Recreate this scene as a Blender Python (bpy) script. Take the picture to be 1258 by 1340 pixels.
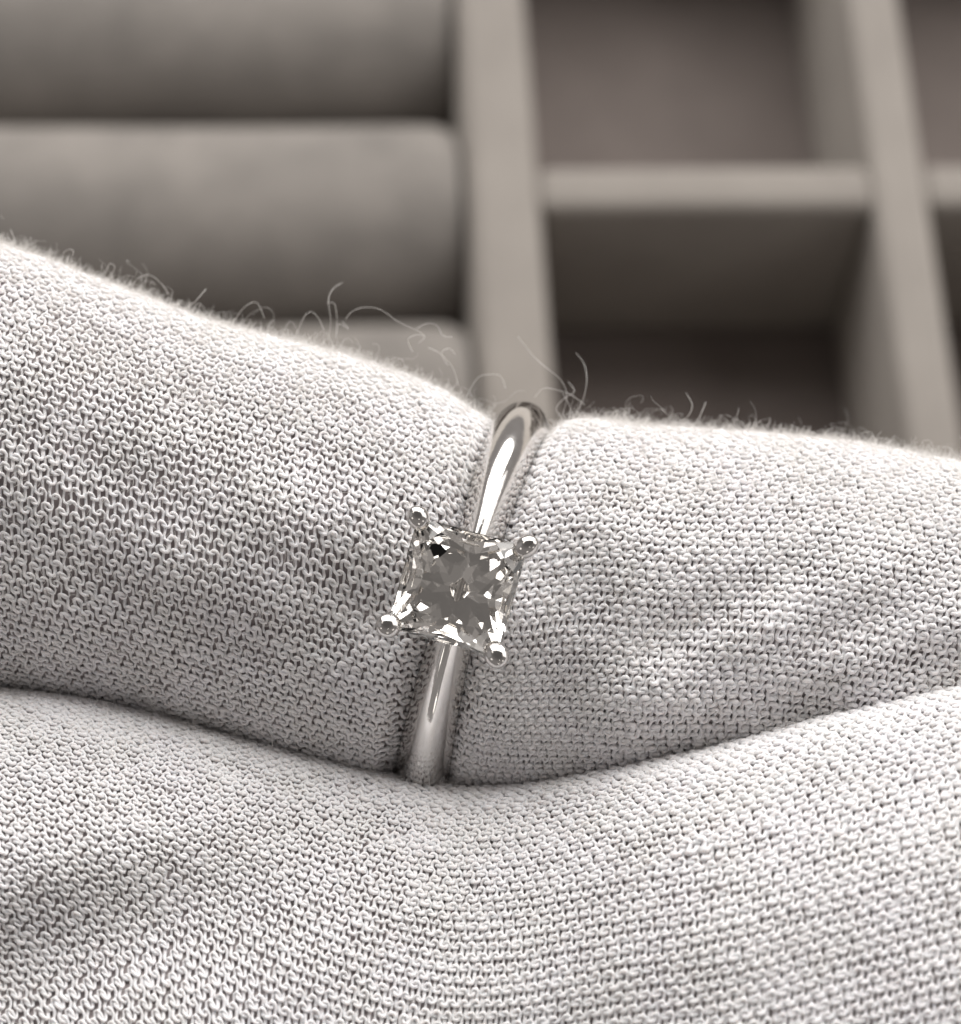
import bpy, bmesh, math, random
import numpy as np
from mathutils import Matrix, Vector
S = bpy.context.scene
for o in list(bpy.data.objects): bpy.data.objects.remove(o)
S.unit_settings.system = 'METRIC'
S.unit_settings.scale_length = 0.01          # 1 unit = 1 cm, so everything has its real size
rng = np.random.default_rng(7); random.seed(7)

# ------------------------------------------------------------------ camera
RM = np.array([[0.99616768, -0.05440622, 0.06848292],
               [0.0154934, 0.88036826, 0.47403764],
               [-0.08608079, -0.47115995, 0.87783734]])      # table axes seen from the camera
CAM = np.array([-5.948523, -15.287703, 22.804484])            # cm, over the jewellery tray
FLOOR = 2.155                                                # depth of the tray below its rim
CAM[2] += FLOOR + 0.3
D0 = 150.0                                                   # mm, camera to the ring plane
RW = RM.T
def W(v):                                                    # hand frame (mm, z to viewer, origin by the ring) -> world cm
    v = np.asarray(v, float)
    return CAM + (v - np.array([0, 0, D0])) / 10.0 @ RW.T
cd = bpy.data.cameras.new('camera'); cam = bpy.data.objects.new('camera', cd)
S.collection.objects.link(cam)
M = Matrix([[*RW[i], CAM[i]] for i in range(3)] + [[0, 0, 0, 1]])
cam.matrix_world = M
cd.sensor_fit = 'VERTICAL'; cd.sensor_height = 24; cd.lens = 4050 / 1340 * 24
cd.clip_start = 0.5; cd.clip_end = 500
cd.dof.use_dof = True; cd.dof.focus_distance = (D0 - 10.5) / 10; cd.dof.aperture_fstop = 0.34
S.camera = cam
S.view_settings.view_transform = 'Standard'; S.view_settings.look = 'None'
S.view_settings.exposure = -0.05; S.view_settings.gamma = 1
S.render.engine = 'CYCLES'
S.cycles.max_bounces = 40; S.cycles.transmission_bounces = 40; S.cycles.diffuse_bounces = 4
S.cycles.sample_clamp_indirect = 6

# ------------------------------------------------------------------ light
wd = bpy.data.worlds.new('World'); S.world = wd; wd.use_nodes = True
wd.node_tree.nodes['Background'].inputs[0].default_value = (1.0, 0.935, 0.90, 1)
wd.node_tree.nodes['Background'].inputs[1].default_value = 0.21
# made-up room glow: gradient dimmer overhead so the claw tips reflect dark
wn = wd.node_tree; tc = wn.nodes.new('ShaderNodeTexCoord'); sx_ = wn.nodes.new('ShaderNodeSeparateXYZ'); mr = wn.nodes.new('ShaderNodeMapRange')
wn.links.new(tc.outputs['Generated'], sx_.inputs[0]); wn.links.new(sx_.outputs['Z'], mr.inputs['Value'])
mr.interpolation_type = 'SMOOTHSTEP'; mr.inputs['From Min'].default_value = 0.40; mr.inputs['From Max'].default_value = 1.0
mr.inputs['To Min'].default_value = 0.30; mr.inputs['To Max'].default_value = 0.14
wn.links.new(mr.outputs[0], wn.nodes['Background'].inputs[1])
TARGET = W((0, 0, 5))
def panel(name, dirv, dist, sx, sy, L, col, spin=0):
    ld = bpy.data.lights.new(name, 'AREA'); ld.shape = 'RECTANGLE'; ld.size = sx; ld.size_y = sy
    ld.energy = L * math.pi * sx * sy; ld.color = col
    o = bpy.data.objects.new(name, ld); S.collection.objects.link(o)
    d = RW @ (np.array(dirv, float) / np.linalg.norm(dirv))
    o.location = TARGET + d * dist
    o.rotation_euler = Vector(d).to_track_quat('Z', 'Y').to_euler()
    return o
panel('window_light', (0.10, 0.95, 0.19), 58, 108, 62, 4.3, (1.0, 0.985, 0.965))
panel('left_fill_light', (-1.0, 0.25, 0.35), 60, 36, 40, 0.15, (0.98, 0.98, 1.0))  # unseen fill panel, added to lift the left side
panel('right_fill_light', (1.0, 0.45, 0.35), 60, 40, 44, 1.9, (1.0, 0.97, 0.94))  # unseen fill panel, added to brighten the band's right flank and the glove
# unseen panels added to give the stone bright patches to reflect
for dv, sz, L in (((0.9, -0.5, .75), 14, 1.8), ((-1.0, -0.3, .8), 15, 2.0), ((-0.72, 0.70, .75), 13, 2.6),
                  ((0.85, 0.55, .7), 13, 2.4), ((0.1, -1.1, .8), 15, 2.0), ((0.22, -0.30, 1), 8, 3.0)):
    panel('glint_panel', dv, 70, sz, sz * .7, L, (1.0, 0.955, 0.89))

# ------------------------------------------------------------------ materials
def mat(name):
    m = bpy.data.materials.new(name); m.use_nodes = True
    nt = m.node_tree; return m, nt, nt.nodes['Principled BSDF']
def noise(nt, scale, detail=4, rough=.55, coord='Object'):
    tc = nt.nodes.new('ShaderNodeTexCoord'); n = nt.nodes.new('ShaderNodeTexNoise')
    nt.links.new(tc.outputs[coord], n.inputs['Vector'])
    n.inputs['Scale'].default_value = scale; n.inputs['Detail'].default_value = detail
    n.inputs['Roughness'].default_value = rough
    return n
def ramp(nt, src, a, b, p0=.3, p1=.7):
    r = nt.nodes.new('ShaderNodeValToRGB'); nt.links.new(src, r.inputs[0])
    r.color_ramp.elements[0].position = p0; r.color_ramp.elements[1].position = p1
    r.color_ramp.elements[0].color = (*a, 1); r.color_ramp.elements[1].color = (*b, 1)
    return r
def bump(nt, bs, src, strength, dist):
    b = nt.nodes.new('ShaderNodeBump'); nt.links.new(src, b.inputs['Height'])
    b.inputs['Strength'].default_value = strength; b.inputs['Distance'].default_value = dist
    nt.links.new(b.outputs[0], bs.inputs['Normal'])

m_yarn, nt, bs = mat('cotton_yarn')
n1 = noise(nt, 3.0, 3); r1 = ramp(nt, n1.outputs[0], (0.845, 0.82, 0.815), (0.875, 0.845, 0.86), .35, .65)
nt.links.new(r1.outputs[0], bs.inputs['Base Color'])
bs.inputs['Roughness'].default_value = 0.85; bs.inputs['Specular IOR Level'].default_value = 0.25
bs.inputs['Sheen Weight'].default_value = 0.25; bs.inputs['Sheen Roughness'].default_value = 0.6
bs.inputs['Subsurface Weight'].default_value = 0.6; bs.inputs['Subsurface Scale'].default_value = 0.02; bs.inputs['Subsurface Radius'].default_value = (1.0, 0.9, 0.85)
n2 = noise(nt, 130, 3, .6); bump(nt, bs, n2.outputs[0], 0.9, 0.006)

m_fuzz, nt, bs = mat('cotton_fuzz')
bs.inputs['Base Color'].default_value = (0.92, 0.90, 0.88, 1); bs.inputs['Roughness'].default_value = 0.7
tr = nt.nodes.new('ShaderNodeBsdfTranslucent'); tr.inputs[0].default_value = (0.92, 0.90, 0.87, 1)
mx = nt.nodes.new('ShaderNodeMixShader'); mx.inputs[0].default_value = 0.4
nt.links.new(bs.outputs[0], mx.inputs[1]); nt.links.new(tr.outputs[0], mx.inputs[2])
nt.links.new(mx.outputs[0], nt.nodes['Material Output'].inputs[0])

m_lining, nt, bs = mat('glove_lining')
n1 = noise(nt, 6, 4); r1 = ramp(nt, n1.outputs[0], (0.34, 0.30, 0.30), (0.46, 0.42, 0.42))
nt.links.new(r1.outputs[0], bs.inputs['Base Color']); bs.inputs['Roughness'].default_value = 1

def metal(name, rough, wear, col=(0.72, 0.70, 0.68, 1)):
    m, nt, bs = mat(name)
    bs.inputs['Base Color'].default_value = col; bs.inputs['Metallic'].default_value = 1
    n1 = noise(nt, 18, 5, .6); r1 = ramp(nt, n1.outputs[0], (rough,) * 3, (rough + wear,) * 3)
    nt.links.new(r1.outputs[0], bs.inputs['Roughness'])
    n2 = noise(nt, 14, 4); bump(nt, bs, n2.outputs[0], 0.25, 0.004)
    return m
m_metal = metal('white_gold', 0.07, 0.10)
m_bead = metal('darkened_white_gold', 0.08, 0.05, (0.58, 0.56, 0.545, 1))  # claw-tip metal coloured darker to stand in for a dark reflection

m_dia, nt, bs = mat('diamond')
bs.inputs['Base Color'].default_value = (1, 0.97, 0.925, 1); bs.inputs['Roughness'].default_value = 0.0
bs.inputs['IOR'].default_value = 1.68; bs.inputs['Transmission Weight'].default_value = 1

def velvet(name, a, b):
    m, nt, bs = mat(name)
    n1 = noise(nt, 1.1, 5, .6); r1 = ramp(nt, n1.outputs[0], a, b, .3, .7)
    nt.links.new(r1.outputs[0], bs.inputs['Base Color']); bs.inputs['Roughness'].default_value = 0.95
    bs.inputs['Specular IOR Level'].default_value = 0.1
    bs.inputs['Sheen Weight'].default_value = 0.35; bs.inputs['Sheen Roughness'].default_value = 0.45
    bs.inputs['Sheen Tint'].default_value = (0.8, 0.74, 0.68, 1)
    n2 = noise(nt, 60, 3); bump(nt, bs, n2.outputs[0], 0.5, 0.01)
    return m
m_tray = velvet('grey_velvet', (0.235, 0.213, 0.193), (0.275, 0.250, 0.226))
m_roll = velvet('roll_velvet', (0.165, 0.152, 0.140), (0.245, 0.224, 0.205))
m_floor = velvet('shaded_floor_velvet', (0.165, 0.140, 0.128), (0.20, 0.170, 0.156))  # same velvet as the dividers, compartment shade put into its colour
m_table, nt, bs = mat('table_paint')
n1 = noise(nt, .4, 5); r1 = ramp(nt, n1.outputs[0], (0.36, 0.33, 0.30), (0.42, 0.39, 0.36))
nt.links.new(r1.outputs[0], bs.inputs['Base Color']); bs.inputs['Roughness'].default_value = .6

# ------------------------------------------------------------------ mesh helpers
def mesh_np(name, V, F, m, parent=None, smooth=True, kind=None):
    """V (n,3) already in the parent's local space; F (k,3|4) int array or list of arrays"""
    me = bpy.data.meshes.new(name)
    Fs = F if isinstance(F, list) else [F]
    nl = sum(f.size for f in Fs); npoly = sum(len(f) for f in Fs)
    me.vertices.add(len(V)); me.vertices.foreach_set('co', np.asarray(V, np.float32).ravel())
    me.loops.add(nl); me.loops.foreach_set('vertex_index', np.concatenate([f.ravel() for f in Fs]).astype(np.int32))
    tot = np.concatenate([np.full(len(f), f.shape[1]) for f in Fs]); st = np.concatenate([[0], np.cumsum(tot)[:-1]])
    me.polygons.add(npoly); me.polygons.foreach_set('loop_start', st.astype(np.int32))
    me.polygons.foreach_set('use_smooth', np.full(npoly, smooth))
    me.update(calc_edges=True); me.validate()
    me.materials.append(m)
    o = bpy.data.objects.new(name, me); S.collection.objects.link(o); o.parent = parent
    if kind: o['kind'] = kind
    return o
def mesh_bm(name, bm, m, parent=None, smooth=False, kind=None, loc=None):
    me = bpy.data.meshes.new(name); bmesh.ops.recalc_face_normals(bm, faces=bm.faces)
    for f in bm.faces: f.smooth = smooth
    bm.to_mesh(me); bm.free(); me.materials.append(m)
    o = bpy.data.objects.new(name, me); S.collection.objects.link(o); o.parent = parent
    if loc is not None: o.location = loc
    if kind: o['kind'] = kind
    return o
def thing(name, label, cat, matrix, group=None):
    o = bpy.data.objects.new(name, None); S.collection.objects.link(o); o.matrix_world = matrix
    o.empty_display_size = 0.5
    o['label'] = label; o['category'] = cat
    if group: o['group'] = group
    return o
def rounded_box(sx, sy, sz, r, seg=3):
    bm = bmesh.new(); bmesh.ops.create_cube(bm, size=1)
    bmesh.ops.scale(bm, vec=(sx, sy, sz), verts=bm.verts)
    bmesh.ops.bevel(bm, geom=bm.edges[:], offset=r, segments=seg, profile=.5, affect='EDGES')
    return bm
def tubes(P, T_up, rad, sides, closed_ends=True):
    """P (n,k,3) polylines, T_up (n,k,3) reference normals, rad (n,k) -> V,F"""
    n, k, _ = P.shape
    T = np.gradient(P, axis=1); T /= np.linalg.norm(T, axis=2, keepdims=True) + 1e-12
    B = np.cross(T, T_up); B /= np.linalg.norm(B, axis=2, keepdims=True) + 1e-12
    N = np.cross(B, T)
    a = np.arange(sides) * 2 * np.pi / sides
    V = P[:, :, None, :] + rad[:, :, None, None] * (np.cos(a)[None, None, :, None] * N[:, :, None, :] + np.sin(a)[None, None, :, None] * B[:, :, None, :])
    idx = np.arange(n * k * sides).reshape(n, k, sides)
    q = np.stack([idx[:, :-1, :], np.roll(idx, -1, 2)[:, :-1, :], np.roll(idx, -1, 2)[:, 1:, :], idx[:, 1:, :]], -1).reshape(-1, 4)
    return V.reshape(-1, 3), q

# ------------------------------------------------------------------ the setting: table top and jewellery tray
bm = rounded_box(90, 80, 3, .3); mesh_bm('table_top', bm, m_table, None, kind='structure', loc=(-1, -2, -1.5))
MR = Matrix.Translation((0, 0, 0))
tray = thing('jewellery_tray', 'grey velvet jewellery tray with square compartments and ring roll slots behind the glove', 'jewellery tray', MR)
s, t1, t2, th, h = 3.0, 0.64, 0.506, 0.484, FLOOR
Z0 = 0.3 + h                                   # rim height above the table
XL, XR, YB, YT = -13.5, 12.0, -14.0, 8.0       # inside of the tray
def tbox(name, x0, x1, y0, y1, z0, z1, m=m_tray, r=0.09):
    bm = rounded_box(x1 - x0, y1 - y0, z1 - z0, r, 4)
    return mesh_bm(name, bm, m, tray, smooth=True, loc=((x0 + x1) / 2, (y0 + y1) / 2, (z0 + z1) / 2))
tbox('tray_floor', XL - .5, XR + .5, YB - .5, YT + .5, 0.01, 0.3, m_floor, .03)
for n_, a in (('side_wall', (XL - .6, XL, YB - .6, YT + .6)), ('side_wall', (XR, XR + .6, YB - .6, YT + .6)),
              ('end_wall', (XL, XR, YB - .6, YB)), ('end_wall', (XL, XR, YT, YT + .6))):
    tbox(n_, *a, 0.012, Z0 + .002)
tbox('divider', -s - t1, -s, YB, YT, .302, Z0, r=.13)                 # between rolls and compartments
xs = [0.0, 3.5, 7.0]; ys = [0.0, 4.5, -3.5, -7.0, -10.5]
for x in xs: tbox('divider', x, x + t2, YB, YT, .302, Z0 - .002, r=.10)
cuts = [-s] + [v for x in xs for v in (x, x + t2)] + [XR]
for y in ys:
    for i in range(0, len(cuts), 2):
        tbox('divider', cuts[i] - .01, cuts[i + 1] + .01, y, y + th, .302, Z0 - .012, r=.12)

# ring rolls: padded half-round cushions lying side by side in the left bay
roll_labels = {2: None, 1: 'upper grey velvet ring roll, cut off by the top edge of the photo',
               0: 'middle grey velvet ring roll, widest one showing above the glove',
               -1: 'lowest ring roll in view, a small patch just above the glove beside the divider'}
def roll_mesh():
    bm = bmesh.new(); R = 1.07; L = -s - t1 - .06 - (XL + .06); prof = []
    for k in range(29):
        a = math.pi * (-.06 + 1.12 * k / 28); prof.append((R * math.cos(a) * .985, R * math.sin(a)))
    prof = [(prof[0][0], -.6)] + prof + [(prof[-1][0], -.6)]
    rings = []
    N = 60
    for i in range(N + 1):
        x = L * i / N - L; e = min(i, N - i) / N * L
        sc = 1 - .06 * max(0, 1 - e / .22) ** 2
        rings.append([bm.verts.new((x, p[0] * sc, (p[1] * sc if p[1] > -.5 else p[1]) + .012 * math.sin(x * 1.3 + p[0]) * (p[1] > 0))) for p in prof])
    for a, b in zip(rings, rings[1:]):
        for j in range(len(prof) - 1): bm.faces.new((a[j], a[j + 1], b[j + 1], b[j]))
    bm.faces.new(rings[0]); bm.faces.new(rings[-1][::-1])
    return bm
for k, lab in roll_labels.items():
    if lab is None: continue
    o = mesh_bm('ring_roll', roll_mesh(), m_roll, None, smooth=True, loc=(-s - t1 - .06, .40 + 2.15 * k, Z0 - 1.12))
    o['label'] = lab; o['category'] = 'ring cushion'; o['group'] = 'ring rolls in the left bay of the tray'
    md = o.modifiers.new('edge', 'EDGE_SPLIT'); md.split_angle = math.radians(50)

# ------------------------------------------------------------------ ring frame (mm, hand frame)
def px(x, y, z=0.0): return ((x - 629) / 27 * (D0 - z) / D0, (670 - y) / 27 * (D0 - z) / D0)
RC = np.array([*px(620, 800, 0), 0.0])
al = math.radians(15)
A_ = np.array([math.sin(al), math.cos(al), 0]); P_ = np.array([-math.cos(al), math.sin(al), 0])
nz = np.array([0, 0, 1.0]) + math.tan(math.radians(4.5)) * P_ + math.tan(math.radians(5.5)) * A_
nz /= np.linalg.norm(nz); ny = A_ - nz * (A_ @ nz); ny /= np.linalg.norm(ny); nx = np.cross(ny, nz)
RIN, ROUT = 8.95, 10.3

# ------------------------------------------------------------------ glove surfaces
sm = lambda x: 1 / (1 + np.exp(-x))
def lut(pts, z):
    a = np.array([px(x, y, z) for x, y in pts]); return lambda s: np.interp(s, a[:, 0], a[:, 1])
def smooth_lut(f, lo=-45, hi=45, k=1.6):
    xs_ = np.linspace(lo, hi, 900); y = f(xs_); g = np.exp(-.5 * (np.arange(-120, 121) * (hi - lo) / 899 / k) ** 2); g /= g.sum()
    yp = np.pad(y, 120, mode='edge'); y = np.convolve(yp, g, 'valid'); return lambda s: np.interp(s, xs_, y)
# upper finger: top outline and height along its length
up_top = smooth_lut(lut([(-500, 230), (-200, 268), (0, 322), (60, 343), (130, 370), (200, 396), (270, 423), (340, 441), (400, 455), (460, 470), (520, 492),
                         (570, 508), (610, 535), (640, 556), (670, 566), (700, 562), (740, 554), (780, 551), (850, 562), (960, 568),
                         (1080, 578), (1150, 588), (1258, 610), (1500, 650), (1800, 680)], 0), k=.7)
up_bot = smooth_lut(lut([(-500, 800), (0, 915), (100, 928), (200, 950), (300, 978), (400, 1010), (500, 1045), (640, 1062), (900, 1062), (1258, 1100), (1800, 1160)], 0))
th_top = smooth_lut(lut([(-500, 890), (0, 902), (100, 912), (200, 934), (300, 960), (400, 985), (470, 1005), (540, 1022), (600, 1031), (680, 1026), (760, 1012), (840, 998),
                         (900, 987), (960, 972), (1030, 950), (1100, 931), (1160, 917), (1258, 893), (1500, 820), (1800, 740)], 5), k=.7)
def up_az(s):
    return 9.3 + 1.1 * np.exp(-((s + 9) / 6) ** 2) + 1.4 * sm((-s - 14) / 3) + .9 * np.exp(-((s - 6.5) / 4) ** 2) + .9 * sm((s - 12) / 3)
def ridge(s, y, x0, y0, x1, y1, w):           # soft fold along a line on the glove's front
    d = np.array([x1 - x0, y1 - y0]); L = np.hypot(*d); d /= L
    u = (s - x0) * d[0] + (y - y0) * d[1]; v = -(s - x0) * d[1] + (y - y0) * d[0]
    return np.exp(-(v / w) ** 2) * sm((u + 1) / 1.5) * sm((L - u + 1) / 1.5)
def rd(a, b, z=9): return (*px(*a, z), *px(*b, z))
def S_up(s, ph):
    t, b = up_top(s), up_bot(s); ay = (t - b) / 2; cy = (t + b) / 2; az = up_az(s)
    c, n = np.cos(ph), np.sin(ph)
    e = 0.93
    c2 = np.sign(c) * np.abs(c) ** e; n2 = np.sign(n) * np.abs(n) ** e
    y = cy + ay * c2; z = az * n2
    fr = np.clip(n, 0, 1)
    d = .75 * ridge(s, y, *rd((800, 935), (1258, 640)), 1.9) + .45 * ridge(s, y, *rd((860, 940), (1290, 800)), 1.1) \
      - .55 * ridge(s, y, *rd((830, 855), (1230, 660)), 1.3) + .35 * ridge(s, y, *rd((700, 640), (1000, 740)), 1.5)
    d += -.5 * ridge(s, y, *rd((150, 900), (560, 780)), 2.0) + .4 * ridge(s, y, *rd((250, 720), (560, 620)), 2.2)
    d += .18 * np.sin(s * .9 + .6 * y) * np.cos(.55 * y - .3 * s)
    z = z + d * fr
    p = np.stack([s + 0 * y, y, z + 0 * s], -1)
    # squeezed in by the ring
    q = p - RC; dx = q @ nx; qy = q @ ny; qz = q @ nz; r = np.hypot(qy, qz)
    rmax = RIN - .15 + 2.2 * np.log1p(np.exp((np.abs(dx) - 1.35) * 4)) / 4
    k = .35; rn = -k * np.log(np.exp(-r / k) + np.exp(-rmax / k) + 1e-30)
    f = (rn / np.maximum(r, 1e-6))
    w_ = np.exp(-(dx / 5) ** 2); f = 1 + (f - 1) * np.clip(w_ * 1.4, 0, 1)
    q2 = dx[..., None] * nx + (qy * f)[..., None] * ny + (qz * f)[..., None] * nz
    return RC + q2
def S_th(s, ph):
    t = th_top(s); ay = 20 + 0 * s; cz = 5 + 4.5 * sm((s - 6) / 2.5); t = t * (D0 - cz) / (D0 - 5); cy = t - ay; az = 11.5 + 1.5 * sm((s - 2) / 4) + .8 * sm((-s - 8) / 3)
    c, n = np.cos(ph), np.sin(ph)
    y = cy + ay * c; z = cz + az * n
    fr = np.clip(n, 0, 1)
    d = .55 * ridge(s, y, *rd((880, 985), (1300, 900), 12), 1.0) - .45 * ridge(s, y, *rd((850, 1060), (1300, 985), 12), 1.3) \
      - 1.7 * ridge(s, y, *rd((-160, 1330), (330, 1180), 14), 3.0) + .8 * ridge(s, y, *rd((-100, 1130), (250, 1080), 14), 2.5) \
      + .6 * ridge(s, y, *rd((180, 1400), (420, 1260), 14), 2.0)
    d += .2 * np.sin(s * .55 - .5 * y) * np.cos(.45 * y + .2 * s)
    return np.stack([s + 0 * y, y, z + d * fr], -1)
def frame(Sf, s, ph):
    e = 1e-3; p = Sf(s, ph); a = Sf(s + e, ph) - Sf(s - e, ph); b = Sf(s, ph + e) - Sf(s, ph - e)
    n = np.cross(b, a); n /= np.linalg.norm(n, axis=-1, keepdims=True) + 1e-12
    return p, n
def nz2(x, y, seed, f=1.0):                    # smooth pseudo-noise
    r = np.random.default_rng(seed); o = 0
    for k in range(5):
        a, b, c = r.uniform(.3, 1.3, 3) * f; th_ = r.uniform(0, 6.3, 2); o = o + np.sin(a * x + th_[0] + b * .8 * y) * np.cos(b * y - c * .5 * x + th_[1])
    return o / 3

def knit(Sf, parent, W2L, s0, s1, ph0, ph1, rmean, warp, seed, outward=1, rr=.093):
    w, c = .635, .45
    nc = int((ph1 - ph0) * rmean / c); nw = int((s1 - s0) / w); K = 11
    h = .74 * c; a = .13 * w; d = .075
    j = np.arange(nc)[:, None]; t = np.arange(nw * K + 1)[None, :] * 2 * np.pi / K
    r = np.random.default_rng(seed)
    jit = r.normal(0, 1, (nc, nw + 2)); jx = r.normal(0, 1, (nc, nw + 2)); ti = np.arange(nw * K + 1) / K
    def J(g): i0 = np.floor(ti).astype(int); fr = ti - i0; fr = fr * fr * (3 - 2 * fr); return g[:, i0] * (1 - fr) + g[:, i0 + 1] * fr
    u = s0 + (j % 2) * .25 * w + t / (2 * np.pi) * w + a * np.sin(2 * t) + .025 * J(jx)
    v = (j + .5) * c + h * (np.cos(t) - .05 * np.cos(3 * t)) / .95 * (1 + .07 * J(jit)) + 0.018 * J(jx[::-1])
    u, v = warp(u, v)
    ph = ph0 + v / rmean
    p, n = frame(Sf, u, ph)
    off = d * np.cos(2 * t) + .025 * J(jit[:, ::-1])
    P = p + n * outward * (off + .0)[..., None]
    rr = rr * (1 + .13 * sm((u - 2) / 3) - .15 * sm((-u - 7) / 3) * sm((ph0 + v / rmean - .5) / .15) + .16 * np.exp(-((ph0 + v / rmean) / .45) ** 2))
    rad = rr * (1 + .10 * J(jx) + .07 * r.normal(0, 1, P.shape[:2]))
    rad = rad * (1 + .09 * J(np.repeat(r.normal(0, 1, (nc, nw // 4 + 2)), 4, 1)[:, :nw + 2]))     # thick and thin places in the yarn
    V, F = tubes(P, n, rad, 5)
    return mesh_np('knit_yarn', W2L(V), F, m_yarn, parent, kind='stuff')

def lining(name, Sf, parent, W2L, s0, s1, off=-.16):
    ns, npn = 160, 110
    s_, p_ = np.meshgrid(np.linspace(s0, s1, ns), np.linspace(0, 2 * np.pi, npn, endpoint=False), indexing='ij')
    P, n = frame(Sf, s_, p_); V = P + n * off
    idx = np.arange(ns * npn).reshape(ns, npn)
    q = np.stack([idx[:-1], np.roll(idx, -1, 1)[:-1], np.roll(idx, -1, 1)[1:], idx[1:]], -1).reshape(-1, 4)
    V = V.reshape(-1, 3); nV = len(V)
    V = np.vstack([V, V[:npn].mean(0) - [3, 0, 0], V[-npn:].mean(0) + [3, 0, 0]])
    t1_ = np.stack([np.full(npn, nV), np.roll(idx[0], -1), idx[0]], -1); t2_ = np.stack([np.full(npn, nV + 1), idx[-1], np.roll(idx[-1], -1)], -1)
    return mesh_np(name, W2L(V), [q, t1_, t2_], m_lining, parent)

def fibres(name, roots, norms, L, r0, curl, lift, seed, W2L, parent, k=7, m=None):
    n = len(roots); r = np.random.default_rng(seed)
    rn = r.normal(0, 1, (n, 3)); tan = rn - norms * (rn * norms).sum(1, keepdims=True); tan /= np.linalg.norm(tan, axis=1, keepdims=True)
    D = tan * (1 - lift)[:, None] + norms * lift[:, None]; D /= np.linalg.norm(D, axis=1, keepdims=True)
    P = np.zeros((n, k, 3)); P[:, 0] = roots
    ax = r.normal(0, 1, (n, 3)); ax /= np.linalg.norm(ax, axis=1, keepdims=True)
    for i in range(1, k):
        P[:, i] = P[:, i - 1] + D * (L / (k - 1))[:, None]
        ax = ax + r.normal(0, .5, (n, 3)); ax /= np.linalg.norm(ax, axis=1, keepdims=True)
        D = D + np.cross(ax, D) * curl[:, None] + r.normal(0, .10, (n, 3)); D /= np.linalg.norm(D, axis=1, keepdims=True)
    up = np.broadcast_to(np.array([.31, .52, .8]), P.shape) + 0 * P
    rad = np.broadcast_to((r0[:, None] * np.linspace(1, .55, k)[None]), (n, k))
    V, F = tubes(P, up, rad, 3)
    return mesh_np(name, W2L(V), F, m or m_fuzz, parent, kind='stuff')

def make_digit(name, Sf, s0, s1, pk0, pk1, rmean, warp, seed, root, label, nf, sf, hero, outward=1):
    W2L = lambda V: W(V) - np.array(root.location)
    base = lining(name, Sf, root, W2L, s0 - .5, s1 + .5)
    base['label'] = label
    knit(Sf, base, W2L, s0, s1, pk0, pk1, rmean, warp, seed)
    r = np.random.default_rng(seed + 5)
    # short nap lying over the whole knit
    s_ = r.uniform(max(s0, -26), min(s1, 26), nf); p_ = r.uniform(-.7, 2.7, nf)
    P, n = frame(Sf, s_, p_)
    # denser, longer nap round the top edge
    s2 = r.uniform(max(s0, -26), min(s1, 26), sf); p2 = np.where(r.random(sf) < .55, r.normal(.0, .26, sf), r.uniform(-.2, 1.0, sf))
    P2, n2 = frame(Sf, s2, p2)
    s3 = np.clip(r.choice(r.uniform(-25, 25, max(hero // 9, 3)), hero) + r.normal(0, .55, hero), s0, s1); p3 = r.normal(-.05, .22, hero); P3, n3 = frame(Sf, s3, p3)
    Pa = np.vstack([P + n * .14, P2 + n2 * .14]); na = np.vstack([n, n2])
    L = np.concatenate([r.uniform(.35, 1.0, nf), r.uniform(.3, 1.0, sf)])
    lift = np.concatenate([r.uniform(.0, .45, nf), r.uniform(.0, .4, sf)])
    rad = np.concatenate([np.full(nf, .0105), np.full(sf, .0085)])
    curl = r.uniform(.2, .9, nf + sf)
    fibres('fuzz', Pa, na, L, rad, curl, lift, seed + 9, W2L, base, 5)
    # curly tangles standing off the edge
    fibres('fuzz_tangles', P3 + n3 * .12, n3, r.gamma(3, .33, hero) + .6, np.full(hero, .0075), r.uniform(.25, 1.0, hero), r.uniform(.1, .7, hero), seed + 19, W2L, base, 13)
    return base, W2L

glove = thing('gloved_hand', "hand in a white knitted cotton glove, finger and thumb pinching the ring", 'gloved hand',
              Matrix.Translation(Vector(W((0, -10, 0)))))
def warp_up(u, v):
    # the loops lean over to the right of the ring and drift a little elsewhere
    a = sm((u - 4) / 4.5)
    u2 = u + a * (-.34) * (v - 16) + .35 * nz2(u * .25, v * .25, 3)
    v2 = v + .30 * nz2(u * .3, v * .3, 4) + .05 * u * (1 - a)
    return u2, v2
def warp_th(u, v):
    a = sm((-u - 6) / 4)
    v2 = v + a * .030 * (u + 6) * np.clip(v - 12, 0, 30) * .55 + .3 * nz2(u * .25, v * .25, 8)
    b = sm((u - 2) / 5)
    u2 = u - b * .30 * (v - 12) + .35 * nz2(u * .22, v * .25, 9)
    return u2, v2
fin, WL = make_digit('finger', S_up, -33, 35, -.8, 3.0, 10.2, warp_up, 21, glove, 'finger the ring is pushed onto', 9500, 16000, 700)
thm, _ = make_digit('thumb', S_th, -33, 35, -.6, 1.95, 16.0, warp_th, 33, glove, 'thumb pressing up from below', 6000, 900, 40)

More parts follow.
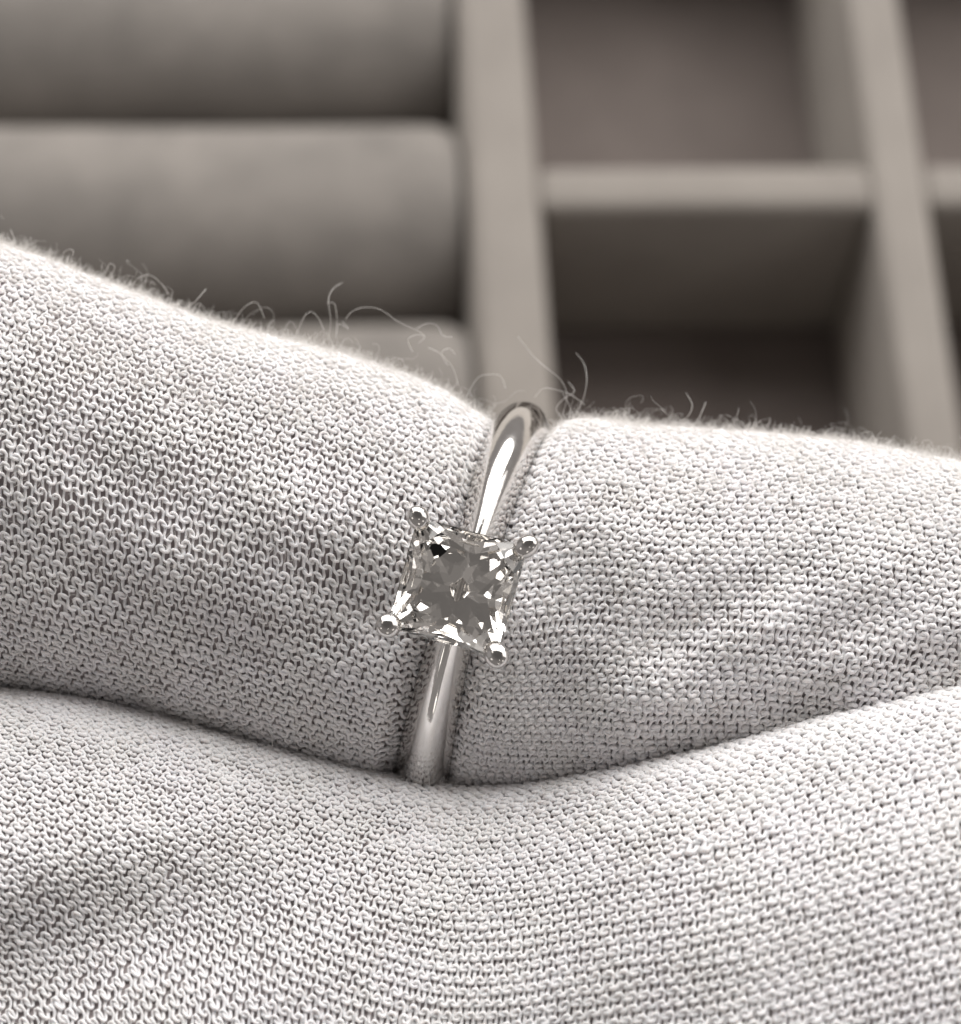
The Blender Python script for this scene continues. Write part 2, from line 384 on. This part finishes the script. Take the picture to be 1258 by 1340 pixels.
# loose cotton strands standing off the top edge
def strand(pts, r=.010):
    P = np.array([[*px(x, y, z), z] for x, y, z in pts]); n = len(P)
    tt = np.linspace(0, n - 1, 26); out = []
    for t in tt:                                # Catmull-Rom
        i = min(int(t), n - 2); f = t - i
        p0, p1, p2, p3 = P[max(i - 1, 0)], P[i], P[i + 1], P[min(i + 2, n - 1)]
        out.append(.5 * ((2 * p1) + (-p0 + p2) * f + (2 * p0 - 5 * p1 + 4 * p2 - p3) * f * f + (-p0 + 3 * p1 - 3 * p2 + p3) * f ** 3))
    P = np.array(out)[None]; return tubes(P, np.broadcast_to(np.array([.31, .52, .8]), P.shape) + 0 * P, np.full((1, 26), r), 4)
st = [[(452, 418, 0), (462, 407, 1), (480, 402, 1), (500, 406, 1), (520, 420, 1), (545, 432, 1), (556, 439, 0)],
      [(545, 430, 0), (560, 423, 1), (572, 426, 1), (580, 439, 1), (592, 441, 2)],
      [(430, 445, 0), (433, 420, 1), (430, 393, 1), (436, 378, 0), (448, 370, -1)], [(440, 442, 0), (441, 418, 0), (438, 398, 1), (428, 396, 1)],
      [(388, 438, 0), (398, 415, 1), (408, 408, 1), (418, 418, 1), (424, 432, 0)], [(448, 420, 0), (456, 430, 1), (444, 424, 1), (441, 436, 0)],
      [(735, 548, 0), (742, 520, 1), (736, 500, 1), (724, 488, 1), (700, 468, 0), (678, 440, 0)],
      [(750, 548, 0), (764, 520, 1), (768, 495, 1), (764, 475, 0), (754, 462, 0)],
      [(765, 530, 0), (750, 518, 1), (735, 512, 1), (712, 508, 1), (700, 520, 0)],
      [(738, 550, 0), (728, 535, 1), (738, 522, 1), (752, 512, 1), (744, 500, 0)], [(752, 552, 0), (745, 530, 1), (736, 514, 1)],
      [(610, 520, 0), (625, 495, 1), (640, 490, 1), (655, 492, 0), (662, 508, 0)], [(540, 460, 0), (534, 445, 1), (545, 438, 1), (556, 441, 1), (548, 449, 0)],
      [(586, 478, 0), (578, 462, 1), (588, 456, 1), (596, 464, 0)], [(600, 505, 0), (592, 480, 1), (575, 462, 1), (560, 455, 0)],
      [(884, 556, 0), (900, 545, 1), (906, 530, 1), (898, 514, 0)], [(908, 558, 0), (916, 545, 1), (924, 526, 0)], [(240, 410, 0), (258, 392, 1), (270, 378, 0)],
      [(170, 384, 0), (178, 366, 1), (196, 360, 1), (212, 372, 1), (220, 384, 0)], [(80, 350, 0), (84, 330, 1), (96, 328, 1), (92, 346, 0)],
      [(1110, 582, 0), (1126, 568, 1), (1140, 566, 1), (1146, 580, 0)], [(132, 372, 0), (150, 352, 1), (144, 345, 1), (138, 358, 0)],
      [(0, 330, 0), (8, 312, 1), (20, 318, 1), (14, 300, 0)], [(300, 432, 0), (318, 404, 1), (336, 396, 1), (346, 416, 1)]]
Vs, Fs, o_ = [], [], 0
for p_ in st:
    v, f = strand(p_); Vs.append(v); Fs.append(f + o_); o_ += len(v)
mesh_np('loose_strands', WL(np.vstack(Vs)), np.vstack(Fs), m_fuzz, fin, kind='stuff')

# ------------------------------------------------------------------ the ring (local frame: z out through the stone, y along the band, cm)
rot = RW @ np.stack([nx, ny, nz], 1); rl = W(RC)
ring = thing('diamond_ring', 'white gold solitaire ring with a square diamond in four claws held in white glove', 'ring',
             Matrix([[*rot[i], rl[i]] for i in range(3)] + [[0, 0, 0, 1]]))
G = 13.35; HW = 2.54                             # girdle height and half width, mm
def band():
    N, K = 220, 28; V = []
    for i in range(N):
        a = 2 * np.pi * i / N; da = min(a, 2 * np.pi - a)
        k = np.exp(-(da / 1.9) ** 4)             # 1 at the head
        hw = 1.34 - .34 * math.exp(-(da / .75) ** 2); crest = 1.35 + .25 * k + .15 * np.exp(-(da / .45) ** 2); e = 2.3 - .85 * np.exp(-(da / .9) ** 2)
        xs_ = []
        for j in range(K):                       # outer, from -hw to hw
            u = -1 + 2 * j / (K - 1); u = np.sign(u) * abs(u) ** .8
            xs_.append((u * hw, RIN + .30 + (crest - .30) * (1 - abs(u) ** e) ** .82))
        for j in range(8):
            u = 1 - 2 * (j + .5) / 8; xs_.append((u * hw, RIN + .10 * u * u + .02))
        for x, r in xs_: V.append((x / 10, -r * math.sin(a) / 10, r * math.cos(a) / 10))
    n = K + 8; idx = np.arange(N * n).reshape(N, n)
    q = np.stack([idx, np.roll(idx, -1, 1), np.roll(np.roll(idx, -1, 0), -1, 1), np.roll(idx, -1, 0)], -1).reshape(-1, 4)
    o = mesh_np('band', np.array(V), q, m_metal, ring)
    return o
band()
# stone
def stone():
    """square brilliant cut out of a block, one cutting plane per facet"""
    bm = bmesh.new(); bmesh.ops.create_cube(bm, size=1); w = HW; r = random.Random(9)
    z0, z1, zt = -.07, .07, .58
    bmesh.ops.scale(bm, vec=(2 * w, 2 * w, 8), verts=bm.verts)
    def cut(n, dist):                                   # keep n . p <= dist
        n = Vector(n); L = n.length; n = n / L; dist = dist / L
        res = bmesh.ops.bisect_plane(bm, geom=bm.verts[:] + bm.edges[:] + bm.faces[:], plane_co=n * dist, plane_no=n, clear_outer=True, dist=1e-6)
        ed = [e for e in bm.edges if e.is_boundary]
        if ed: bmesh.ops.edgeloop_fill(bm, edges=ed)
    cut((0, 0, 1), zt)
    for k in range(4):
        c0 = k * math.pi / 2
        cut((math.cos(c0 + math.pi / 4), math.sin(c0 + math.pi / 4), 0), 1.4142 * w - .10)
        for dl, zc in ((2, -4.66), (10, -3.5), (20, -3.2), (32, -3.05)):
            for sg in (1, -1):
                d = math.radians(dl + r.uniform(-.8, .8)); zz = zc * (1 + r.uniform(-.008, .008)); tn = -zz / (w * (math.cos(d) + math.sin(d)))
                az = c0 + sg * d
                cut((math.cos(az) * tn, math.sin(az) * tn, -1), -(zz + z0))          # z >= zz + z0 + tn * rho
        cut((math.cos(c0) * 1.15, math.sin(c0) * 1.15, 1), z1 + 1.15 * (w - .02))     # crown, steep outer bevel
        cut((math.cos(c0) * .36, math.sin(c0) * .36, 1), z1 + .16 + .36 * w)           # crown, shallow inner bevel
        for sg in (1, -1):
            az = c0 + sg * math.radians(24); cut((math.cos(az) * .62, math.sin(az) * .62, 1), z1 + .62 * 2.98)
        az = c0 + math.pi / 4; cut((math.cos(az) * .55, math.sin(az) * .55, 1), z1 + .10 + .55 * 3.25)
    for v in bm.verts: v.co = Vector((v.co.x, v.co.y, v.co.z + G)) / 10
    return mesh_bm('diamond', bm, m_dia, ring)
dia = stone()

def sweep(name, path, radii, m, parent, sides=14, ell=None):
    P = np.array(path, float)[None] / 10; R_ = np.array(radii, float)[None] / 10
    V, F = tubes(P, np.broadcast_to(np.array([.013, .027, 1.0]), P.shape) + 0 * P, R_, sides)
    n = P.shape[1]; caps = [np.arange(sides)[None, ::-1], ((n - 1) * sides + np.arange(sides))[None]]
    return mesh_np(name, V, [F] + caps, m, parent)
def claw(sx, sy):
    c = HW + .02
    base = np.array([sx * .55, sy * .55, 9.95]); top = np.array([sx * (c + .02), sy * (c + .02), G - .2])
    pts, rad = [], []
    for i in range(12):
        f = i / 11; p = base * (1 - f) + top * f; p[2] = base[2] * (1 - f) + top[2] * f
        bow = .25 * math.sin(math.pi * f); p[0] += sx * bow; p[1] += sy * bow
        pts.append(p); rad.append(.36 - .03 * f)
    # curls over the girdle
    for i in range(1, 9):
        a = i / 8 * math.radians(75)
        if i < 4: pts.append(top + np.array([-sx * .55 * (1 - math.cos(a)), -sy * .55 * (1 - math.cos(a)), .2 + .62 * math.sin(a)])); (rad.append(.33 - .03 * i) if i < 4 else None)
    o = sweep('claw', pts, rad, m_metal, ring)
    # rounded bead tip hugging the corner of the stone
    bm = bmesh.new(); bmesh.ops.create_uvsphere(bm, u_segments=32, v_segments=20, radius=1)
    bmesh.ops.scale(bm, vec=(.062 + .003 * sx, .053 - .003 * sy, .046), verts=bm.verts)
    bmesh.ops.rotate(bm, verts=bm.verts, matrix=Matrix.Rotation(math.radians(-22), 3, 'Y'))
    bmesh.ops.rotate(bm, verts=bm.verts, matrix=Matrix.Rotation(math.atan2(sy, sx), 3, 'Z'))
    bmesh.ops.translate(bm, verts=bm.verts, vec=((sx * (c - .10)) / 10, (sy * (c - .10)) / 10, (G + .40) / 10))
    mesh_bm('claw_tip', bm, m_bead, o, smooth=True)
for sx in (1, -1):
    for sy in (1, -1): claw(sx, sy)
# gallery rail: square wire under the girdle
def rail(name, hw, z, r, cr=.35):
    pts = []
    for k in range(4):
        cx, cy = [(1, 1), (-1, 1), (-1, -1), (1, -1)][k]
        for i in range(7):
            a = k * math.pi / 2 + i / 6 * math.pi / 2
            pts.append((cx * (hw - cr) + cr * math.cos(a), cy * (hw - cr) + cr * math.sin(a), z))
    n = len(pts); V = []; sd = 10; P = np.array(pts)
    for i in range(n):
        t = P[(i + 1) % n] - P[i - 1]; t /= np.linalg.norm(t); b = np.cross(t, [0, 0, 1])
        for j in range(sd):
            a = 2 * math.pi * j / sd; V.append((P[i] + r * (math.cos(a) * b + math.sin(a) * np.array([0, 0, 1.0]))) / 10)
    idx = np.arange(n * sd).reshape(n, sd)
    q = np.stack([idx, np.roll(idx, -1, 1), np.roll(np.roll(idx, -1, 0), -1, 1), np.roll(idx, -1, 0)], -1).reshape(-1, 4)
    return mesh_np(name, np.array(V), q, m_metal, ring)
rail('gallery_rail', 1.95, G - 1.55, .24)
rail('base_rail', 1.0, 10.55, .26, .3)
